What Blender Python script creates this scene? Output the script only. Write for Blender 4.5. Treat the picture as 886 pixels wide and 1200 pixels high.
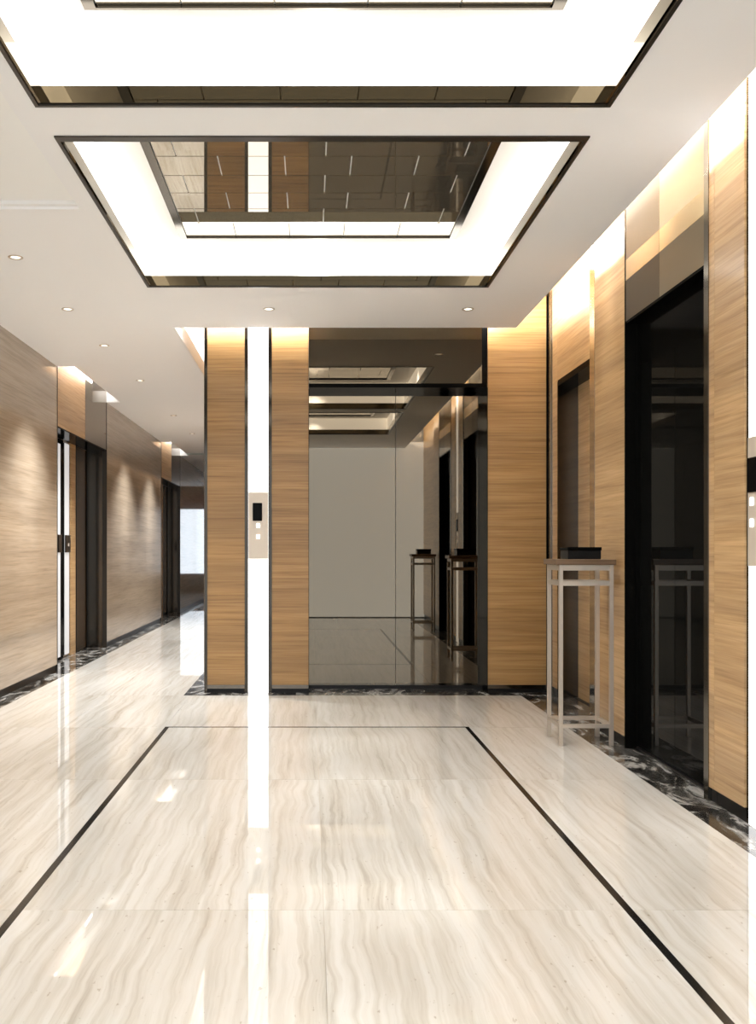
import bpy, bmesh, math, random
random.seed(7)
S = bpy.context.scene
for o in list(bpy.data.objects): bpy.data.objects.remove(o)
C = S.collection

# ------------------------------------------------------------------ camera, world, exposure
EYE = 1.05
cam = bpy.data.objects.new('camera', bpy.data.cameras.new('camera')); C.objects.link(cam)
cam.location = (0, 0, EYE); cam.rotation_euler = (math.pi/2, 0, 0)
cam.data.sensor_width = 36; cam.data.sensor_fit = 'AUTO'
cam.data.lens = 36*1120/1200
cam.data.shift_x = 79/1200; cam.data.shift_y = 45/1200
cam.data.clip_start = .02
S.camera = cam
w = bpy.data.worlds.new('world'); S.world = w; w.use_nodes = True
w.node_tree.nodes['Background'].inputs[0].default_value = (.75, .85, 1, 1)
w.node_tree.nodes['Background'].inputs[1].default_value = .4
S.view_settings.view_transform = 'Standard'; S.view_settings.look = 'None'
S.view_settings.gamma = 1; S.view_settings.use_curve_mapping = False
S.view_settings.exposure = 1.22
S.cycles.max_bounces = 10; S.cycles.glossy_bounces = 6; S.cycles.diffuse_bounces = 5

# light strengths (the lamps themselves are built below)
L_COVE, L_COLUMN, L_REAR, L_END = 1.45, .95, .95, .8
P_SLOT_RIGHT, P_SLOT_BACK, P_SLOT_CORE, P_SLOT_ALCOVE = 60, 18, 50, 4
P_SPOT, P_POOL, P_WASH, P_COVE_FILL = 30, 36, 42, 22
WARM = (.98, 1, 1.02)

# ------------------------------------------------------------------ main dimensions (metres, camera at the origin looking along +Y)
ZC = EYE + 1.596            # lower face of the lobby ceiling
ZT = 3.12                   # top of the walls, above the light slots
XR, XD, XO = 1.67, 1.76, 1.98     # right wall panels, door bay, outer masonry
XL = -2.2                   # left wall panels
YB = 7.04                   # back wall panels
YR = -.42                   # rear window wall
YE = 24.0                   # far end of corridor
XC = -.78                   # left flank of the core behind the back wall
ZO = 2.25                   # height of the openings
GAP = .06                   # panels stop above a recessed black skirting

# ------------------------------------------------------------------ materials
def new_mat(name):
    m = bpy.data.materials.new(name); m.use_nodes = True
    nt = m.node_tree; b = nt.nodes['Principled BSDF']
    return m, nt, b
def lnk(nt, a, b): nt.links.new(a, b)
def plain(name, col, rough=.5, metal=0, coat=0, coat_rough=.05, ior=1.5, emit=None, es=0, fine=0):
    m, nt, b = new_mat(name)
    b.inputs['Base Color'].default_value = (*col, 1); b.inputs['Roughness'].default_value = rough
    b.inputs['Metallic'].default_value = metal; b.inputs['IOR'].default_value = ior
    b.inputs['Coat Weight'].default_value = coat; b.inputs['Coat Roughness'].default_value = coat_rough
    if emit:
        b.inputs['Emission Color'].default_value = (*emit, 1); b.inputs['Emission Strength'].default_value = es
    if fine:
        g = nt.nodes.new('ShaderNodeNewGeometry'); n = nt.nodes.new('ShaderNodeTexNoise')
        n.inputs['Scale'].default_value = fine; n.inputs['Detail'].default_value = 4
        r = nt.nodes.new('ShaderNodeMapRange')
        r.inputs[3].default_value = rough*.8; r.inputs[4].default_value = rough*1.2
        lnk(nt, g.outputs['Position'], n.inputs['Vector']); lnk(nt, n.outputs[0], r.inputs[0]); lnk(nt, r.outputs[0], b.inputs['Roughness'])
    return m
def pos_scaled(nt, scale, rnd=5.0):
    g = nt.nodes.new('ShaderNodeNewGeometry'); oi = nt.nodes.new('ShaderNodeObjectInfo')
    ml = nt.nodes.new('ShaderNodeMath'); ml.operation = 'MULTIPLY'; ml.inputs[1].default_value = rnd
    ad = nt.nodes.new('ShaderNodeVectorMath'); ad.operation = 'ADD'
    mp = nt.nodes.new('ShaderNodeMapping'); mp.inputs['Scale'].default_value = scale
    lnk(nt, oi.outputs['Random'], ml.inputs[0]); lnk(nt, g.outputs['Position'], ad.inputs[0]); lnk(nt, ml.outputs[0], ad.inputs[1])
    lnk(nt, ad.outputs[0], mp.inputs['Vector'])
    return mp.outputs[0]
def ramp(nt, stops):
    r = nt.nodes.new('ShaderNodeValToRGB'); e = r.color_ramp.elements
    while len(e) < len(stops): e.new(.5)
    for k, (p, c) in enumerate(stops): e[k].position = p; e[k].color = (*c, 1)
    return r
def noise(nt, vec, scale=1, detail=5, rough=.55, dist=0):
    n = nt.nodes.new('ShaderNodeTexNoise'); n.inputs['Scale'].default_value = scale
    n.inputs['Detail'].default_value = detail; n.inputs['Roughness'].default_value = rough; n.inputs['Distortion'].default_value = dist
    lnk(nt, vec, n.inputs['Vector']); return n.outputs[0]
def mix(nt, a, b, f, mode='MIX'):
    x = nt.nodes.new('ShaderNodeMix'); x.data_type = 'RGBA'; x.blend_type = mode
    for s, v in ((x.inputs[0], f), (x.inputs[6], a), (x.inputs[7], b)):
        if hasattr(v, 'is_linked'): lnk(nt, v, s)
        else: s.default_value = v if isinstance(v, (int, float)) else (*v, 1)
    return x.outputs[2]
def wood(name, light, mid, dark, gloss, coat=1, ior=1.5):
    m, nt, b = new_mat(name)
    v = pos_scaled(nt, (1.0, 1.0, 42), 3)
    n1 = noise(nt, v, 1.6, 6, .6, .25)
    v2 = pos_scaled(nt, (.35, .35, 9), 3)
    n2 = noise(nt, v2, 1.0, 3)
    v3 = pos_scaled(nt, (3.5, 3.5, 260), 3)
    n3 = noise(nt, v3, 1.0, 3)
    r1 = ramp(nt, [(.30, dark), (.46, mid), (.66, light)]); lnk(nt, n1, r1.inputs[0])
    r2 = ramp(nt, [(.35, (.80, .78, .76)), (.65, (1.06, 1.05, 1.03))]); lnk(nt, n2, r2.inputs[0])
    r3 = ramp(nt, [(.35, (.88, .87, .85)), (.6, (1.02, 1.02, 1.02))]); lnk(nt, n3, r3.inputs[0])
    c = mix(nt, r1.outputs[0], r2.outputs[0], 1.0, 'MULTIPLY'); c = mix(nt, c, r3.outputs[0], 1.0, 'MULTIPLY')
    lnk(nt, c, b.inputs['Base Color'])
    b.inputs['Roughness'].default_value = .45; b.inputs['IOR'].default_value = ior
    b.inputs['Coat Weight'].default_value = coat; b.inputs['Coat Roughness'].default_value = gloss
    bp = nt.nodes.new('ShaderNodeBump'); bp.inputs['Strength'].default_value = .08; bp.inputs['Distance'].default_value = .002
    lnk(nt, n3, bp.inputs['Height']); lnk(nt, bp.outputs[0], b.inputs['Normal'])
    return m
def travertine():
    m, nt, b = new_mat('travertine')
    v = pos_scaled(nt, (1, 1, 1), 9)
    warp = nt.nodes.new('ShaderNodeTexNoise'); warp.inputs['Scale'].default_value = 2.6; warp.inputs['Detail'].default_value = 3
    lnk(nt, v, warp.inputs['Vector'])
    sub = nt.nodes.new('ShaderNodeVectorMath'); sub.operation = 'SUBTRACT'; sub.inputs[1].default_value = (.5, .5, .5)
    lnk(nt, warp.outputs[1], sub.inputs[0])
    scl = nt.nodes.new('ShaderNodeVectorMath'); scl.operation = 'MULTIPLY'; scl.inputs[1].default_value = (.075, .0, 0)
    lnk(nt, sub.outputs[0], scl.inputs[0])
    ad = nt.nodes.new('ShaderNodeVectorMath'); ad.operation = 'ADD'; lnk(nt, v, ad.inputs[0]); lnk(nt, scl.outputs[0], ad.inputs[1])
    mp = nt.nodes.new('ShaderNodeMapping'); mp.inputs['Scale'].default_value = (34, 1.0, 1); lnk(nt, ad.outputs[0], mp.inputs['Vector'])
    n1 = noise(nt, mp.outputs[0], 1.0, 6, .62, .2)
    r1 = ramp(nt, [(.28, (.52, .465, .385)), (.43, (.68, .64, .565)), (.56, (.765, .735, .675)), (.75, (.81, .79, .745))]); lnk(nt, n1, r1.inputs[0])
    mp2 = nt.nodes.new('ShaderNodeMapping'); mp2.inputs['Scale'].default_value = (4, .7, 1); lnk(nt, ad.outputs[0], mp2.inputs['Vector'])
    n2 = noise(nt, mp2.outputs[0], 1.0, 3)
    r2 = ramp(nt, [(.35, (.90, .88, .85)), (.62, (1.03, 1.03, 1.03))]); lnk(nt, n2, r2.inputs[0])
    mp3 = nt.nodes.new('ShaderNodeMapping'); mp3.inputs['Scale'].default_value = (70, 26, 1); lnk(nt, ad.outputs[0], mp3.inputs['Vector'])
    n3 = noise(nt, mp3.outputs[0], 1.0, 2)
    r3 = ramp(nt, [(.24, (.62, .56, .48)), (.32, (1, 1, 1))]); lnk(nt, n3, r3.inputs[0])
    c = mix(nt, r1.outputs[0], r2.outputs[0], 1.0, 'MULTIPLY'); c = mix(nt, c, r3.outputs[0], .8, 'MULTIPLY')
    lnk(nt, c, b.inputs['Base Color']); b.inputs['Roughness'].default_value = .35
    b.inputs['Specular IOR Level'].default_value = .2
    b.inputs['Coat Weight'].default_value = 1; b.inputs['Coat Roughness'].default_value = .012; b.inputs['Coat IOR'].default_value = 1.45
    return m
def black_marble():
    m, nt, b = new_mat('black_marble')
    v = pos_scaled(nt, (5.0, 2.2, 3.0), 7)
    n1 = noise(nt, v, 1.3, 8, .68, 1.6)
    r1 = ramp(nt, [(.36, (.008, .007, .006)), (.47, (.03, .027, .023)), (.54, (.16, .148, .13)), (.61, (.50, .48, .44)), (.70, (.10, .092, .085)), (.8, (.02, .018, .016))]); lnk(nt, n1, r1.inputs[0])
    lnk(nt, r1.outputs[0], b.inputs['Base Color']); b.inputs['Roughness'].default_value = .12
    return m
M = {
 'wood': wood('oak_veneer', (.44, .26, .095), (.365, .203, .066), (.25, .132, .04), .10, .12),
 'wood_right': wood('oak_veneer_gloss', (.66, .44, .225), (.575, .365, .17), (.44, .26, .105), .18, .5),
 'wood_left': wood('pale_oak_veneer', (.455, .37, .28), (.395, .315, .228), (.305, .232, .16), .07),
 'wood_core': wood('matt_oak_veneer', (.375, .228, .098), (.31, .178, .07), (.215, .117, .043), .3, 0),
 'wood_dark': wood('red_brown_wood', (.42, .20, .08), (.33, .14, .05), (.22, .09, .03), .15),
 'table_oak': wood('table_oak', (.20, .115, .055), (.15, .083, .038), (.10, .052, .022), .25, .4),
 'travertine': travertine(), 'marble': black_marble(),
 'grout': plain('grout', (.5, .44, .35), .6), 'inlay': plain('black_inlay', (.012, .011, .010), .18),
 'black_gloss': plain('black_gloss', (.004, .0038, .0034), .10, ior=1.06),
 'black_glass': plain('black_glass', (.005, .005, .0045), .015, ior=1.13),
 'black_base': plain('black_base', (.010, .009, .008), .3, ior=1.25),
 'jamb_bronze': plain('dark_polished_jamb', (.10, .085, .068), .12, 1),
 'fascia_dim': plain('fascia_mirror_dim', (.085, .067, .042), .02, 1),  # bronze fascia mirror, its dark reflections put into the tint
 'dark_mirror': plain('grey_mirror_glass', (.110, .091, .067), .012, 1),
 'bronze_mirror': plain('bronze_mirror_glass', (.40, .33, .22), .02, 1),
 'bronze_dark': plain('dark_bronze_mirror', (.20, .155, .10), .03, 1),
 'ceiling_mirror': plain('ceiling_mirror_glass', (.40, .35, .27), .012, .86),
 'frame_dark': plain('dark_bronze_metal', (.055, .047, .038), .3, .7),
 'steel': plain('polished_steel', (.60, .585, .55), .1, 1),
 'steel_dark': plain('dark_polished_steel', (.20, .18, .15), .16, 1),
 'door_brown': plain('dark_brown_lacquer', (.045, .025, .011), .25, ior=1.25),
 'champagne': plain('brushed_champagne_metal', (.60, .52, .43), .38, .7, fine=60),
 'paint': plain('ceiling_paint', (.93, .925, .92), .8, fine=40),
 'paint_tray': plain('tray_paint', (.95, .945, .92), .8, fine=40),
 'paint_white': plain('white_paint', (.88, .87, .85), .7),
 'masonry': plain('grey_plaster', (.42, .40, .38), .8, fine=30),
 'cove_paint': plain('cove_paint', (.86, .84, .80), .7),
 'trim_dark': plain('dark_mirror_trim', (.042, .036, .029), .08, 1),
 'fascia_lit': plain('fascia_mirror_lit', (.14, .108, .06), .03, 1),  # same fascia mirror, reflected cove glow put into a lighter tint
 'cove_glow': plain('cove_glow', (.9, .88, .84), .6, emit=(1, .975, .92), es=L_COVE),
 'column_glow': plain('column_glow', (.9, .9, .9), .5, emit=(1, 1, 1), es=L_COLUMN),
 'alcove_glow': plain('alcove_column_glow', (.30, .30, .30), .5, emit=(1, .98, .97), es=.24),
 'rear_glow': plain('frosted_daylight_glass', (.7, .7, .7), .6, emit=(.88, .97, 1.06), es=L_REAR),
 'end_glow': plain('daylight_pane', (.7, .7, .7), .4, emit=(.82, .91, 1), es=L_END),
 'slot_glow': plain('slot_glow', (.9, .9, .9), .5, emit=(1, .97, .92), es=3.0),
 'lens': plain('lamp_lens', (.9, .9, .85), .4, emit=(1, .93, .8), es=1.0),
 'plate': plain('champagne_plate', (.66, .58, .49), .45, .25),
 'screen': plain('black_screen', (.005, .005, .005), .12, ior=1.1),
 'button': plain('lit_button', (.9, .9, .9), .4, emit=(1, .95, .92), es=1.1),
 'teal_glass': plain('teal_glass_edge', (.50, .60, .58), .7),
}

# ------------------------------------------------------------------ mesh helpers
def box_bm(bm, x0, x1, y0, y1, z0, z1):
    v = [bm.verts.new(p) for p in ((x0,y0,z0),(x1,y0,z0),(x1,y1,z0),(x0,y1,z0),(x0,y0,z1),(x1,y0,z1),(x1,y1,z1),(x0,y1,z1))]
    for f in ((3,2,1,0),(4,5,6,7),(0,1,5,4),(1,2,6,5),(2,3,7,6),(3,0,4,7)): bm.faces.new([v[i] for i in f])
def link(name, bm, m, parent=None, smooth=False):
    me = bpy.data.meshes.new(name); bm.to_mesh(me); bm.free()
    if smooth:
        for p in me.polygons: p.use_smooth = True
    me.materials.append(M[m] if isinstance(m, str) else m)
    o = bpy.data.objects.new(name, me); C.objects.link(o)
    if parent: o.parent = parent
    return o
def piece(name, m, parent, *boxes, bevel=0, smooth=False):
    """boxes in WORLD coordinates -> one mesh object with its origin at the boxes' base, child of parent"""
    xs = [min(b[0] for b in boxes), max(b[1] for b in boxes)]; ys = [min(b[2] for b in boxes), max(b[3] for b in boxes)]
    zs = [min(b[4] for b in boxes), max(b[5] for b in boxes)]
    ox, oy, oz = sum(xs)/2, sum(ys)/2, zs[0]
    bm = bmesh.new()
    for b in boxes: box_bm(bm, b[0]-ox, b[1]-ox, b[2]-oy, b[3]-oy, b[4]-oz, b[5]-oz)
    if bevel:
        bmesh.ops.bevel(bm, geom=bm.edges[:], offset=bevel, segments=1, affect='EDGES', profile=.5)
    o = link(name, bm, m, parent)
    off = parent_world(parent)
    o.location = (ox-off[0], oy-off[1], oz-off[2])
    return o
def parent_world(p):
    x = y = z = 0
    while p is not None:
        x += p.location.x; y += p.location.y; z += p.location.z; p = p.parent
    return x, y, z
def tag(o, label=None, cat=None, group=None, kind=None):
    for k, v in (('label', label), ('category', cat), ('group', group), ('kind', kind)):
        if v: o[k] = v
    return o
def thing(name, loc, label, cat, group=None):
    o = bpy.data.objects.new(name, None); C.objects.link(o); o.location = loc; o.empty_display_size = .1
    return tag(o, label, cat, group)
def struct(name, m, *boxes, label=None, cat=None):
    return tag(piece(name, m, None, *boxes), label, cat, None, 'structure')
def lathe(profile, n=20):
    bm = bmesh.new(); rings = []
    for r, z in profile:
        rings.append([bm.verts.new((r*math.cos(2*math.pi*k/n), r*math.sin(2*math.pi*k/n), z)) for k in range(n)])
    for a, b in zip(rings, rings[1:]):
        for k in range(n): bm.faces.new((a[k], a[(k+1) % n], b[(k+1) % n], b[k]))
    return bm
def copy_tree(o, parent=None):
    c = o.copy(); C.objects.link(c)
    if parent: c.parent = parent
    for ch in list(o.children): copy_tree(ch, c)
    return c
def area(name, loc, rot, sx, sy, power, col=WARM):
    l = bpy.data.lights.new(name, 'AREA'); l.shape = 'RECTANGLE'; l.size = sx; l.size_y = sy; l.energy = power; l.color = col
    o = bpy.data.objects.new(name, l); C.objects.link(o); o.location = loc; o.rotation_euler = rot; return o
def spot(name, loc, power, angle, blend=.6, tilt=(0, 0, 0), col=WARM, size=.02):
    l = bpy.data.lights.new(name, 'SPOT'); l.energy = power; l.spot_size = math.radians(angle); l.spot_blend = blend
    l.color = col; l.shadow_soft_size = size
    o = bpy.data.objects.new(name, l); C.objects.link(o); o.location = loc; o.rotation_euler = tilt; return o

# ------------------------------------------------------------------ floor: slab, stone tiles, black inlay frame, black marble border
floor = struct('floor', 'grout', (XL-.3, 2.1, YR-.1, YE+.1, -.12, -.004),
               label='polished cream travertine floor with a black inlaid rectangle and black marble border', cat='floor')
J = .0008
def tiles(x_edges, y_edges, m='travertine', name='floor_tile'):
    for xa, xb in zip(x_edges, x_edges[1:]):
        for ya, yb in zip(y_edges, y_edges[1:]):
            piece(name, m, floor, (xa+J, xb-J, ya+J, yb-J, -.012, 0))
IX0, IX1, IY0, IY1, IW = -.853, .929, 1.74, 5.68, .024
BXR, BXL, BYB, BXC = 1.523, -2.066, 6.92, -.92
h = IW/2
tiles([IX0+h, (IX0+IX1)/2, IX1-h], [IY0+h, 2.79, 4.38, IY1-h])
for b in ((IX0-h, IX0+h, IY0-h, IY1+h), (IX1-h, IX1+h, IY0-h, IY1+h), (IX0+h, IX1-h, IY0-h, IY0+h), (IX0+h, IX1-h, IY1-h, IY1+h)):
    piece('inlay_strip', 'inlay', floor, (*b, -.012, 0.0002))
lane = [YR, .62, IY0-h, 2.79, 4.38, IY1-h, BYB]
tiles([BXL, -1.46, IX0-h], lane)
tiles([IX1+h, BXR], lane)
tiles([IX0-h, (IX0+IX1)/2, IX1+h], [YR, .62, IY0-h])
tiles([IX0-h, (IX0+IX1)/2, IX1+h], [IY1+h, BYB])
ce = [BYB + (YE-BYB)*k/12 for k in range(13)]
tiles([BXL, -1.46, BXC], ce)
# black marble border slabs, running under the openings
def border(x0, x1, y0, y1, n, along='y'):
    for k in range(n):
        if along == 'y': b = (x0, x1, y0+(y1-y0)*k/n+J, y0+(y1-y0)*(k+1)/n-J)
        else: b = (x0+(x1-x0)*k/n+J, x0+(x1-x0)*(k+1)/n-J, y0, y1)
        piece('border_stone', 'marble', floor, (*b, -.012, 0))
border(BXR, XO, YR, YB, 7)
border(XL-.22, BXL, YR, YE, 18)
border(BXC, BXR, BYB, YB+.26, 3, 'x')
border(BXC, XC+.02, YB+.26, YE, 14)

# ------------------------------------------------------------------ ceiling: dropped slab with openings, upper slab above the light slots
XCE, YCE, XKE = 1.474, 6.85, -.975        # edges of the dropped ceiling at the right slot, back slot, core slot
PX, PH = .044, 1.018                      # pocket centre and half size
POCKETS = [(2.394, 1.024), (4.745, 1.025)]
TRAY = (-1.97, -1.08, 1.9, 4.47)
SLOTS = [(XL-.02, -2.05, 8.3, 10.3), (XL-.02, -2.05, 14.08, 16.1)]
def grid_slab(name, m, xs, ys, keep, z0, z1):
    bm = bmesh.new(); xs = sorted(set(xs)); ys = sorted(set(ys)); vt = {}
    def V(i, j, z):
        if (i, j, z) not in vt: vt[(i, j, z)] = bm.verts.new((xs[i], ys[j], z))
        return vt[(i, j, z)]
    K = {(i, j): keep((xs[i]+xs[i+1])/2, (ys[j]+ys[j+1])/2) for i in range(len(xs)-1) for j in range(len(ys)-1)}
    for (i, j), k in K.items():
        if not k: continue
        bm.faces.new((V(i,j,z0), V(i,j+1,z0), V(i+1,j+1,z0), V(i+1,j,z0)))
        bm.faces.new((V(i,j,z1), V(i+1,j,z1), V(i+1,j+1,z1), V(i,j+1,z1)))
        for di, dj, a, b in ((-1,0,(i,j+1),(i,j)), (1,0,(i+1,j),(i+1,j+1)), (0,-1,(i,j),(i+1,j)), (0,1,(i+1,j+1),(i,j+1))):
            if not K.get((i+di, j+dj), False):
                bm.faces.new((V(*a,z0), V(*b,z0), V(*b,z1), V(*a,z1)))
    return link(name, bm, m)
hole = [(PX-PH, PX+PH, cy-hh, cy+hh) for cy, hh in POCKETS] + [TRAY] + SLOTS
def keep(x, y):
    if any(a < x < b and c < y < d for a, b, c, d in hole): return False
    return (x < XCE and y < YCE) or (x < XKE)
xs = [XL-.02, XCE, XKE] + [v for q in hole for v in q[:2]]
ys = [YR, YCE, YE] + [v for q in hole for v in q[2:]]
ceil = grid_slab('ceiling', 'paint', xs, ys, keep, ZC, ZC+.12)
tag(ceil, 'warm white dropped ceiling with light slots along the walls', 'ceiling', None, 'structure')
piece('upper_slab', 'paint_white', ceil, (XL-.3, 2.1, YR-.1, YE+.1, ZT, ZT+.1))
# shallow tray panel with stepped rim at left
a, b, c, d = TRAY
piece('tray_panel', 'paint_tray', ceil, (a, b, c, d, ZC+.03, ZC+.06))
piece('tray_rim', 'paint_white', ceil, (a, b, d-.03, d, ZC+.012, ZC+.03), (a, a+.03, c, d-.03, ZC+.012, ZC+.03), (a, b, c, c+.03, ZC+.012, ZC+.03))
for k, q in enumerate(SLOTS):
    piece('slot_lining', 'paint_white', ceil, (q[1], q[1]+.02, q[2], q[3], ZC+.121, ZC+.30))
    piece('slot_lining', 'paint_white', ceil, (q[0]-.02, q[1]+.01, q[2], q[3], ZC+.30, ZC+.33))
piece('slot_trim', 'paint_white', ceil, (XKE-.012, XKE+.004, YCE, YE-.02, ZC-.003, ZC+.12))
tag(struct('trim_1', 'teal_glass', (XL+.14, XKE-.02, 15.75, 15.80, ZC-.012, ZC)), 'thin greenish line across the far corridor ceiling', 'ceiling trim')

# ------------------------------------------------------------------ recessed mirror ceiling lights
def pocket(cy, hh, label):
    t = thing('ceiling_light', (PX, cy, ZC), label, 'ceiling light', 'square recessed ceiling lights')
    x0, x1, y0, y1 = PX-PH, PX+PH, cy-hh, cy+hh
    L = .042; Q = .014
    for bx in ((x0-Q, x0, y0-L, y1+Q), (x1, x1+Q, y0-L, y1+Q), (x0, x1, y0-L, y0), (x0, x1, y1, y1+Q)):
        piece('frame_lip', 'frame_dark', t, (*bx, ZC-.006, ZC-.0005))
    T = .012; zf = ZC+.06
    for bx in ((x0, x0+T, y0+T, y1-T), (x1-T, x1, y0+T, y1-T), (x0, x1, y0, y0+T), (x0, x1, y1-T, y1)):
        piece('mirror_fascia', 'fascia_dim' if bx[1]-bx[0] > 1 else 'fascia_lit', t, (*bx, ZC-.0005, zf))  # one mirror in two tints, after what each side reflects
    zr = ZC+.214
    for bx in ((x0, x0+T, y0+T, y1-T), (x1-T, x1, y0+T, y1-T), (x0, x1, y0, y0+T), (x0, x1, y1-T, y1)):
        piece('glowing_upstand', 'cove_glow', t, (*bx, zf, zr))
    r = .222; xi0, xi1, yi0, yi1 = x0+r, x1-r, y0+r, y1-r
    for bx in ((x0, xi0, y0, y1), (xi1, x1, y0, y1), (xi0, xi1, y0, yi0), (xi0, xi1, yi1, y1)):
        piece('cove_ring', 'cove_paint', t, (*bx, zr, zr+.03))
    zm = zr+.007
    W = .036
    for bx in ((xi0-.004, xi0+W, yi0, yi1), (xi1-W, xi1+.004, yi0, yi1), (xi0+W, xi1-W, yi0, yi0+.012), (xi0+W, xi1-W, yi1-.012, yi1)):
        piece('inner_frame', 'jamb_bronze', t, (*bx, zr-.003, zm+.005))
    back = piece('joint_backing', 'paint_white', t, (xi0, xi1, yi0, yi1, zm+.006, zm+.016))
    xi0 += W; xi1 -= W; yi0 += .012; yi1 -= .012
    n = 7; dy = (yi1-yi0)/n; g = .003
    for k in range(n):
        cuts = [xi0] + ([-.43, -.12, .19, .50] if k % 2 == 0 else [-.62, .07, .71]) + [xi1]
        for xa, xb in zip(cuts, cuts[1:]):
            piece('mirror_tile', 'ceiling_mirror', t, (xa+g, xb-g, yi1-(k+1)*dy+g, yi1-k*dy-g, zm, zm+.006))
    return t
pocket(*POCKETS[0], 'square recessed mirror ceiling light nearest the viewer, cut off by the top of the photo')
pocket(*POCKETS[1], 'complete square recessed mirror ceiling light between the nearer one and the back wall')

# ------------------------------------------------------------------ shared builders
def light_column(axis, a0, a1, face, sgn, z1, label, glow='column_glow', trims=True, z0=.004):
    """vertical backlit strip; axis 'x' runs along X on a wall facing -Y, axis 'y' along Y on a wall whose face looks along sgn*X"""
    def bx(u0, u1, d0, d1, za, zb):
        if axis == 'x': return (u0, u1, face+min(d0, d1), face+max(d0, d1), za, zb)
        return (face-sgn*d1, face-sgn*d0, u0, u1, za, zb) if sgn > 0 else (face+d0, face+d1, u0, u1, za, zb)
    mid = (a0+a1)/2
    t = thing('light_column', (mid, face, 0) if axis == 'x' else (face, mid, 0), label, 'light column')
    piece('diffuser', glow, t, bx(a0, a1, 0, .04, z0, z1))
    if trims:
        for q0, q1 in ((a0-.026, a0), (a1, a1+.026)):
            piece('side_trim', 'trim_dark', t, bx(q0, q1, .004, .05, z0, z1))
    return t
def call_panel(axis, a0, a1, face, sgn, zl, zh, label, flip=False):
    mid = (a0+a1)/2
    def bx(u0, u1, out, inn, za, zb):
        if axis == 'x': return (u0, u1, face-out, face-inn, za, zb)
        return (face+sgn*inn, face+sgn*out, u0, u1, za, zb) if sgn > 0 else (face-out, face-inn, u0, u1, za, zb)
    t = thing('call_panel', (mid, face, zl) if axis == 'x' else (face, mid, zl), label, 'call panel')
    piece('plate', 'plate', t, bx(a0, a1, .004, 0, zl, zh), bevel=.001)
    H = zh-zl; q = a0+(a1-a0)*(.22 if not flip else .35); r = a0+(a1-a0)*(.70 if not flip else .945)
    sc = piece('screen', 'screen', t, bx(q, r, .012, .004, zl+H*.57, zl+H*.84), bevel=.003)
    c = a0+(a1-a0)*(.5 if not flip else .78)
    for f in (.50, .335):
        piece('button', 'button', t, bx(c-.013, c+.013, .008, .004, zl+H*f-.016, zl+H*f+.016), bevel=.002)
    return t

# ------------------------------------------------------------------ back wall
def px(x): return (x-364)/159.
LB0, LB1 = px(362), px(571)               # back elevator opening
wall_back = struct('wall_back', 'masonry', (XC+.02, LB0-.10, YB+.06, YB+.5, 0, ZT), (LB1+.10, XO, YB+.06, YB+.5, 0, ZT),
                   (LB0-.10, LB1+.10, YB+.06, YB+.5, ZO+.04, ZT), (LB0-.10, LB1+.10, YB+.30, YB+.5, 0, ZO+.04),
                   label='oak clad wall at the end of the lobby, around the grey mirror elevator', cat='wall')
for x0, x1 in ((px(243), px(287.5)), (px(318), px(361.5)), (px(571.5), px(640))):
    piece('wood_panel', 'wood', wall_back, (x0, x1, YB, YB+.05, GAP, ZT))
    piece('plinth', 'black_base', wall_back, (x0, x1, YB+.012, YB+.058, 0, GAP))
    piece('plinth_edge', 'jamb_bronze', wall_back, (x0, x1, YB-.002, YB+.008, GAP-.028, GAP-.0005))
piece('corner_trim', 'trim_dark', wall_back, (px(239.5), px(243), YB-.004, YB+.06, 0, ZT))
piece('corner_trim', 'black_gloss', wall_back, (px(640), px(642), YB+.004, YB+.06, 0, ZT))
light_column('x', px(291), px(314.5), YB-.006, -1, ZT, 'tall white backlit strip between two oak panels on the back wall')
call_panel('x', px(291.2), px(314.3), YB-.006, -1, EYE-10/159, EYE+68/159, 'beige call panel with black screen on the back wall light strip')
# core flank along the corridor
wall_core = struct('wall_core', 'masonry', (XC+.02, XC+.3, YB+.5, YE, 0, ZT), label='corridor side wall behind the back wall pillar', cat='wall')
for k in range(6):
    y0 = YB+.062 + k*(YE-YB-.062)/6; y1 = YB+.062 + (k+1)*(YE-YB-.062)/6
    piece('wood_panel', 'wood_core', wall_core, (XC-.012, XC+.018, y0+.002, y1-.002, GAP, ZT))
    piece('plinth', 'black_base', wall_core, (XC, XC+.019, y0, y1, 0, GAP))

def elevator_back():
    t = thing('elevator', ((LB0+LB1)/2, YB, 0), 'grey mirror glass elevator doors on the back wall reflecting the lobby', 'elevator')
    yd = YB+.20; mid = (LB0+LB1)/2
    piece('door_panel', 'dark_mirror', t, (LB0, mid-.002, yd, yd+.03, .03, ZO))
    piece('door_panel', 'dark_mirror', t, (mid+.002, LB1, yd, yd+.03, .03, ZO))
    piece('door_track', 'black_base', t, (LB0, LB1, yd+.004, yd+.04, 0.0005, .03))
    piece('jamb', 'black_gloss', t, (LB0-.05, LB0, YB+.051, yd+.04, 0.0005, ZO))
    piece('jamb', 'black_gloss', t, (LB1, LB1+.05, YB+.051, yd+.04, 0.0005, ZO))
    piece('jamb_edge', 'black_gloss', t, (LB1-.001, LB1+.003, YB-.003, YB+.051, 0.0005, ZO))
    piece('soffit', 'black_gloss', t, (LB0, LB1, YB+.002, yd+.04, ZO, ZO+.03))
    piece('header_panel', 'dark_mirror', t, (LB0, LB1-.04, YB, YB+.04, ZO+.03, ZT))
    piece('header_trim', 'black_gloss', t, (LB1-.04, LB1, YB-.002, YB+.04, ZO+.03, ZT))
elevator_back()

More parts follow.
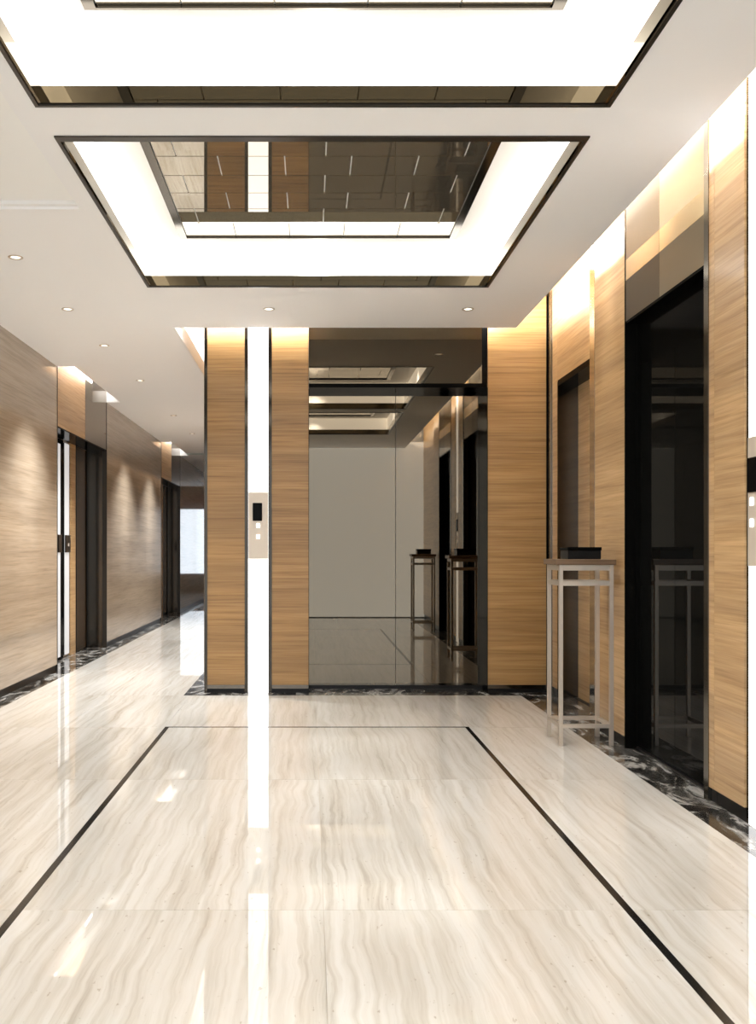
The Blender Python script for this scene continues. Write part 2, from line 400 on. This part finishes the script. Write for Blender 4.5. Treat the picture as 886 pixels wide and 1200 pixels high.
# ------------------------------------------------------------------ right wall (bays mirror about Y = 3.57)
AX = 3.57
E1 = (4.05, 5.068); E2 = (2*AX-5.068, 2*AX-4.05)
wall_right = struct('wall_right', 'masonry', (XO, 2.1, YR, YB+.5, 0, ZT), (XR+.10, XO, E1[1]+.06, 5.9, 0, ZT), (XR+.10, XO, E2[1]+.06, E1[0]-.06, 0, ZT),
                    (XR+.10, XO, 2*AX-5.9, E2[0]-.06, 0, ZT),
                    (XD+.06, XO, 6.87, YB, 0, ZT), (XD+.06, XO, 5.96, 6.87, ZO+.06, ZT), (XD+.06, XO, YR, 1.2, 0, ZT),
                    label='right wall of glossy oak panels between black elevators', cat='wall')
def rpanel(y0, y1, x=XR, m='wood_right', z0=GAP, z1=ZT, base=True, depth=.05):
    piece('wood_panel', m, wall_right, (x, x+depth, y0, y1, z0, z1))
    if base: piece('plinth', 'black_base', wall_right, (x+.012, x+depth+.008, y0, y1, 0, z0-.001))
for f in (0, 1):
    def yy(a, b): return (a, b) if not f else (2*AX-b, 2*AX-a)
    rpanel(*yy(3.955, 4.005)); rpanel(*yy(3.680, 3.953))
    rpanel(*yy(5.078, 5.617), depth=.09)
    a, b = yy(4.005, 4.05)
    piece('metal_trim', 'steel_dark', wall_right, (XR-.004, XR+.05, a, b, 0, ZT))
    a, b = yy(5.068, 5.078)
    piece('metal_trim', 'black_gloss', wall_right, (XR-.002, XR+.05, a, b, 0, ZT))
    a, b = yy(5.622, 5.90)
    piece('metal_trim', 'steel_dark', wall_right, (XD-.004, XD+.05, a, b, 0, ZT))
    a, b = yy(5.90, 6.0)
    piece('metal_trim', 'steel', wall_right, (XD-.008, XD+.05, a, b, 0, ZT))
    # door bay
rpanel(6.82, 6.957, XD); rpanel(6.01, 6.82, XD, z0=ZO+.012, base=False)
rpanel(YR, 1.13, XD)
piece('metal_trim', 'steel_dark', wall_right, (XD-.014, XD+.04, 6.962, YB+.05, 0, ZT))
light_column('y', 3.4887, 3.6513, XR+.004, -1, ZT, 'white backlit strip at the right edge of the photo beside an oak panel')
call_panel('y', 3.4889, 3.6511, XR+.004, -1, EYE-.06, EYE+.43, 'beige call panel with black screen at the right edge of the photo', flip=True)

door1 = struct('door_1', 'wood_right', (XD+.146, XD+.19, 6.005, 6.806, .004, ZO-.03),
               label='oak door deep in a black lined doorway at the far right corner', cat='door')
piece('jamb', 'jamb_bronze', door1, (XD+.001, XD+.19, 6.806, 6.8195, .001, ZO))
piece('jamb', 'black_gloss', door1, (XD+.05, XD+.19, 5.965, 6.0, .001, ZO))
piece('door_head', 'black_gloss', door1, (XD+.001, XD+.20, 6.0, 6.806, ZO-.03, ZO+.011))
piece('threshold', 'black_base', door1, (XD+.12, XD+.2, 6.0, 6.806, .0005, .004))
def elevator_right(y0, y1, label, near):
    t = thing('elevator', (XR, (y0+y1)/2, 0), label, 'elevator', None)
    xd = XR+.068; mid = (y0+y1)/2; zd = 2.02
    piece('door_panel', 'black_glass', t, (xd, xd+.03, y0, mid-.002, .012, zd))
    piece('door_panel', 'black_glass', t, (xd, xd+.03, mid+.002, y1, .012, zd))
    piece('transom', 'black_gloss', t, (xd-.002, xd+.03, y0, y1, zd+.001, ZO))
    piece('sill_track', 'black_base', t, (xd-.01, xd+.04, y0, y1, .0005, .010))
    for s, (a, b) in ((0, (y0-.04, y0)), (1, (y1, y1+.04))):
        piece('jamb', 'black_gloss', t, (XR+.051, xd+.04, a, b, .0005, ZO))
    piece('soffit', 'black_gloss', t, (XR+.002, xd+.04, y0, y1, ZO, ZO+.012))
    split = y0+(y1-y0)*.52
    piece('header_panel', 'bronze_dark', t, (XR, XR+.05, split+.001, y1, ZO+.012, ZT)) if not near else piece('header_panel', 'bronze_dark', t, (XR, XR+.05, y0, y1-(split-y0)-.001, ZO+.012, ZT))
    piece('header_panel', 'bronze_mirror', t, (XR, XR+.05, y0, split-.001, ZO+.012, ZT)) if not near else piece('header_panel', 'bronze_mirror', t, (XR, XR+.05, y1-(split-y0)+.001, y1, ZO+.012, ZT))
    return t
elevator_right(*E1, 'tall black glass elevator in the right wall beside the console table', False)
elevator_right(*E2, 'second black elevator of the right wall, seen only mirrored in the back doors', True)

# ------------------------------------------------------------------ left wall with two alcoves
A1, A2 = (8.3, 10.3), (14.08, 16.1)
XA = XL-.2; ZA = 2.12
wall_left = struct('wall_left', 'masonry', (XL-.3, XL-.05, YR, A1[0]-.03, 0, ZT), (XL-.3, XL-.05, A1[1]+.03, A2[0]-.03, 0, ZT), (XL-.3, XL-.05, A2[1]+.03, YE, 0, ZT),
                   (XL-.3, XL-.05, A1[0]-.03, A1[1]+.03, ZA+.03, ZT), (XL-.3, XL-.05, A2[0]-.03, A2[1]+.03, ZA+.03, ZT),
                   (XL-.3, XA-.03, A1[0]-.03, A1[1]+.03, 0, ZA+.03), (XL-.3, XA-.03, A2[0]-.03, A2[1]+.03, 0, ZA+.03),
                   label='left wall of pale glossy oak panels with two dark alcoves', cat='wall')
for y0, y1, n in ((YR, A1[0]-.006, 3), (A1[1]+.006, A2[0]-.006, 1), (A2[1]+.006, YE, 2)):
    for k in range(n):
        a = y0+(y1-y0)*k/n; b = y0+(y1-y0)*(k+1)/n
        piece('wood_panel', 'wood_left', wall_left, (XL-.045, XL, a+.001, b-.001, GAP, ZC+.10))
        piece('plinth', 'black_base', wall_left, (XL-.045, XL-.010, a, b, 0, GAP-.001))
for q in (A1, A2):
    for y in (q[0]-.003, q[1]+.003):
        piece('edge_trim', 'frame_dark', wall_left, (XL-.045, XL+.004, y-.003, y+.003, 0, ZC-.002))
def alcove(q, label, col_label, call_label):
    y0, y1 = q
    t = thing('elevator_alcove', (XA, (y0+y1)/2, 0), label, 'elevator')
    split = y0+1.03
    piece('header_panel', 'wood_right', t, (XL-.045, XL, y0, split-.002, ZA+.012, ZT-.15))
    piece('header_mirror', 'bronze_dark', t, (XL-.045, XL, split+.002, y1, ZA+.012, ZT-.15))
    piece('soffit', 'black_gloss', t, (XA, XL-.002, y0, y1, ZA, ZA+.012))
    piece('jamb', 'jamb_bronze', t, (XA-.02, XL-.046, y1, y1+.028, .001, ZA))
    piece('jamb', 'black_glass', t, (XA-.02, XL-.046, y0-.028, y0, .001, ZA))
    piece('wood_strip', 'wood_right', t, (XA-.02, XA, y0+1.255, y0+1.46, .001, ZA))
    d0, d1 = y0+1.46, y1
    piece('door_panel', 'door_brown', t, (XA-.03, XA-.010, d0, d1, .012, ZA))
    piece('door_frame', 'black_gloss', t, (XA-.03, XA, d0, d0+.05, .001, ZA), (XA-.03, XA, d1-.05, d1, .001, ZA))
    piece('back_panel', 'black_gloss', t, (XA-.03, XA-.006, y0, y0+1.0, .001, ZA))
    piece('strip_reflection', 'alcove_glow', t, (XA-.006, XA, y0+.77, y0+.87, .03, ZA-.05))  # glowing strip standing in for the light column's reflection
    c = light_column('y', y0+1.035, y0+1.20, XA, 1, ZA-.02, col_label, 'alcove_glow', True, .03)
    cp = thing('call_panel', (XA, y0+1.12, 1.03), call_label, 'call panel')
    piece('plate', 'frame_dark', cp, (XA+.0002, XA+.014, y0+1.03, y0+1.205, 1.03, 1.20), bevel=.002)
    piece('button', 'plate', cp, (XA+.014, XA+.018, y0+1.10, y0+1.13, 1.09, 1.12))
    cp2 = piece('plate_reflection', 'frame_dark', t, (XA, XA+.012, y0+.765, y0+.875, 1.03, 1.20))  # dark plate standing in for the call plate's reflection
    return t
alcove(A1, 'dark elevator alcove in the left wall, the nearer of two', 'slim pale light strip inside the nearer left alcove', 'small dark call plate on the nearer left alcove light strip')
alcove(A2, 'dark elevator alcove in the left wall, the farther one down the corridor', 'slim pale light strip inside the farther left alcove', 'small dark call plate on the farther left alcove light strip')

# ------------------------------------------------------------------ rear window wall and corridor end
wall_rear = struct('wall_rear', 'masonry', (XL-.3, 2.1, YR-.14, YR-.04, 0, ZT), label='rear wall behind the viewer, seen mirrored', cat='wall')
win2 = struct('window_2', 'rear_glow', (XL, XO, YR-.03, YR-.01, .012, ZC+.09), label='frosted daylight glazing behind the viewer', cat='window')
piece('window_frame', 'frame_dark', win2, (XL, XO, YR-.035, YR-.004, .001, .012))
wall_end = struct('wall_end', 'wood_left', (XL-.3, XC+.3, YE, YE+.1, 0, ZT), label='wall closing the far end of the corridor', cat='wall')
win1 = struct('window_1', 'wood_dark', (XL+.04, XC-.04, YE-.05, YE-.002, .42, .47), (XL+.04, XC-.04, YE-.09, YE-.002, 2.08, 2.45),
              label='bright window at the far end of the corridor, seen mirrored in the left wall', cat='window')
for k in range(2):
    x0 = XL+.06 + k*(XC-XL-.12)/2
    piece('pane', 'end_glow', win1, (x0+.01, x0+(XC-XL-.12)/2-.01, YE-.03, YE-.01, .47, 2.08))

# ------------------------------------------------------------------ console tables and boxes
def console_table(y0, y1, label):
    x0, x1 = 1.335, 1.628; L = .021
    t = thing('console_table', ((x0+x1)/2, (y0+y1)/2, 0), label, 'table', 'console tables')
    zt = .972
    piece('tabletop', 'table_oak', t, (x0-.018, x1+.012, y0-.006, y1+.004, zt, zt+.03), bevel=.002)
    for xa in (x0, x1-L):
        for ya in (y0, y1-L):
            piece('leg', 'champagne', t, (xa, xa+L, ya, ya+L, 0, zt), bevel=.0015)
    for z, hgt in ((zt-.030, .028), (zt-.112, .026), (.095, .022)):
        for ya in (y0+.002, y1-L+.002):
            piece('rail', 'champagne', t, (x0+L, x1-L, ya, ya+L-.004, z, z+hgt))
        for xa in (x0+.002, x1-L+.002):
            piece('rail', 'champagne', t, (xa, xa+L-.004, y0+L, y1-L, z, z+hgt))
    return t, zt+.03
def black_box(y, z, label):
    t = thing('box', (1.488, y, z), label, 'box', 'black boxes on the console tables')
    wx, wy, hh = .09, .08, .066
    piece('body', 'black_base', t, (1.488-wx, 1.488+wx, y-wy, y+wy, z, z+hh*.72), bevel=.002)
    piece('lid', 'black_gloss', t, (1.488-wx-.003, 1.488+wx+.003, y-wy-.003, y+wy+.003, z+hh*.72, z+hh), bevel=.002)
t1, zt = console_table(5.13, 5.40, 'tall narrow console table with champagne metal frame beside the black elevator')
black_box(5.27, zt, 'low black box on the tall console table beside the right elevator')
t2, zt = console_table(2*AX-5.40, 2*AX-5.13, 'second tall console table at the right wall, seen only mirrored in the back elevator')
black_box(2*AX-5.27, zt, 'low black box on the console table seen only mirrored')

# ------------------------------------------------------------------ downlights
def downlight(x, y, label):
    t = thing('downlight', (x, y, ZC), label, 'downlight', 'small ceiling downlights')
    o = link('trim_ring', lathe([(.040, -.0002), (.040, -.004), (.030, -.005), (.026, -.001)]), 'champagne', t, True)
    q = link('lens', lathe([(.0265, -.0012), (.015, -.0018), (.002, -.002)]), 'lens', t, True)
    return t
DL = [(-1.605, 5.20, 'round ceiling downlight at the far left, nearest of the row along the left wall'),
      (-1.605, 6.316, 'round ceiling downlight along the left wall, second nearest of its row'),
      (-1.605, 7.44, 'round ceiling downlight of the left row in front of the nearer alcove'),
      (-1.6, 8.97, 'round ceiling downlight of the left row beside the nearer alcove'),
      (-1.62, 11.3, 'faint round corridor downlight just past the nearer alcove'),
      (-1.62, 13.05, 'faint round corridor downlight just before the farther alcove'),
      (-.276, 6.316, 'round ceiling downlight in front of the back wall light strip'),
      (1.04, 6.316, 'round ceiling downlight at right in front of the back elevator')]
for x, y, lb in DL:
    downlight(x, y, lb)
    left = x < -1
    spot('downlight_lamp', (x, y, ZC-.012), P_SPOT*(.15 if not left else 1.2 if y < 7 else 5), 95, .8)
    if y in (7.44, 11.3, 13.05):
        spot('wall_washer', (x, y, ZC-.014), P_WASH, 26, 1.0, (0, math.radians(19), 0))
# spots set in the white cove rings, aimed down on the floor
for x, y, ty in ((PX+.1, 5.66, 5.2), (PX+.1, 5.64, 4.15), (PX+.14, 3.31, 2.9), (PX+.05, 3.29, 1.9)):
    dz = ZC+.20
    spot('cove_spot', (x, y, dz), P_POOL, 15, 1.0, (-math.atan2(y-ty, dz), 0, 0), WARM)

# wide fill spots added without fixtures, mid-side in the cove rings
for cy, hh in POCKETS:
    for dx, dy in ((-.91, 0), (.91, 0), (0, -.91), (0, .91)):
        spot('cove_fill', (PX+dx, cy+dy, ZC+.205), P_COVE_FILL*(.72 if cy < 3 else 1.05), 130, 1.0, (0, 0, 0), WARM, .03)

# ------------------------------------------------------------------ concealed strips in the light slots
HP = math.pi/2
zs = ZC+.135
UP = math.radians(20)
area('slot_strip', (XCE-.03, (YR+YB)/2, zs), (0, -HP-UP, 0), .02, YB-YR-.2, P_SLOT_RIGHT)      # throws +X on the right wall
area('slot_strip', ((XKE+XCE)/2, YCE-.010, zs), (HP+math.radians(4), 0, 0), XCE-XKE-.1, .02, P_SLOT_BACK)     # throws +Y on the back wall
area('slot_strip', (XKE-.06, (YB+YE)/2, zs), (0, -HP-math.radians(60), 0), .03, YE-YB-.2, P_SLOT_CORE)   # up into the core slot
for q in SLOTS:
    area('slot_strip', (q[1]-.004, (q[2]+q[3])/2, ZC+.21), (0, HP, 0), .03, q[3]-q[2]-.1, P_SLOT_ALCOVE)      # throws -X on the alcove headers
for y in (5.36, 2*AX-5.36):
    spot('slot_spot', (1.575, y, ZT-.02), P_WASH*.7, 22, 1.0, (0, math.radians(-4.5), 0))
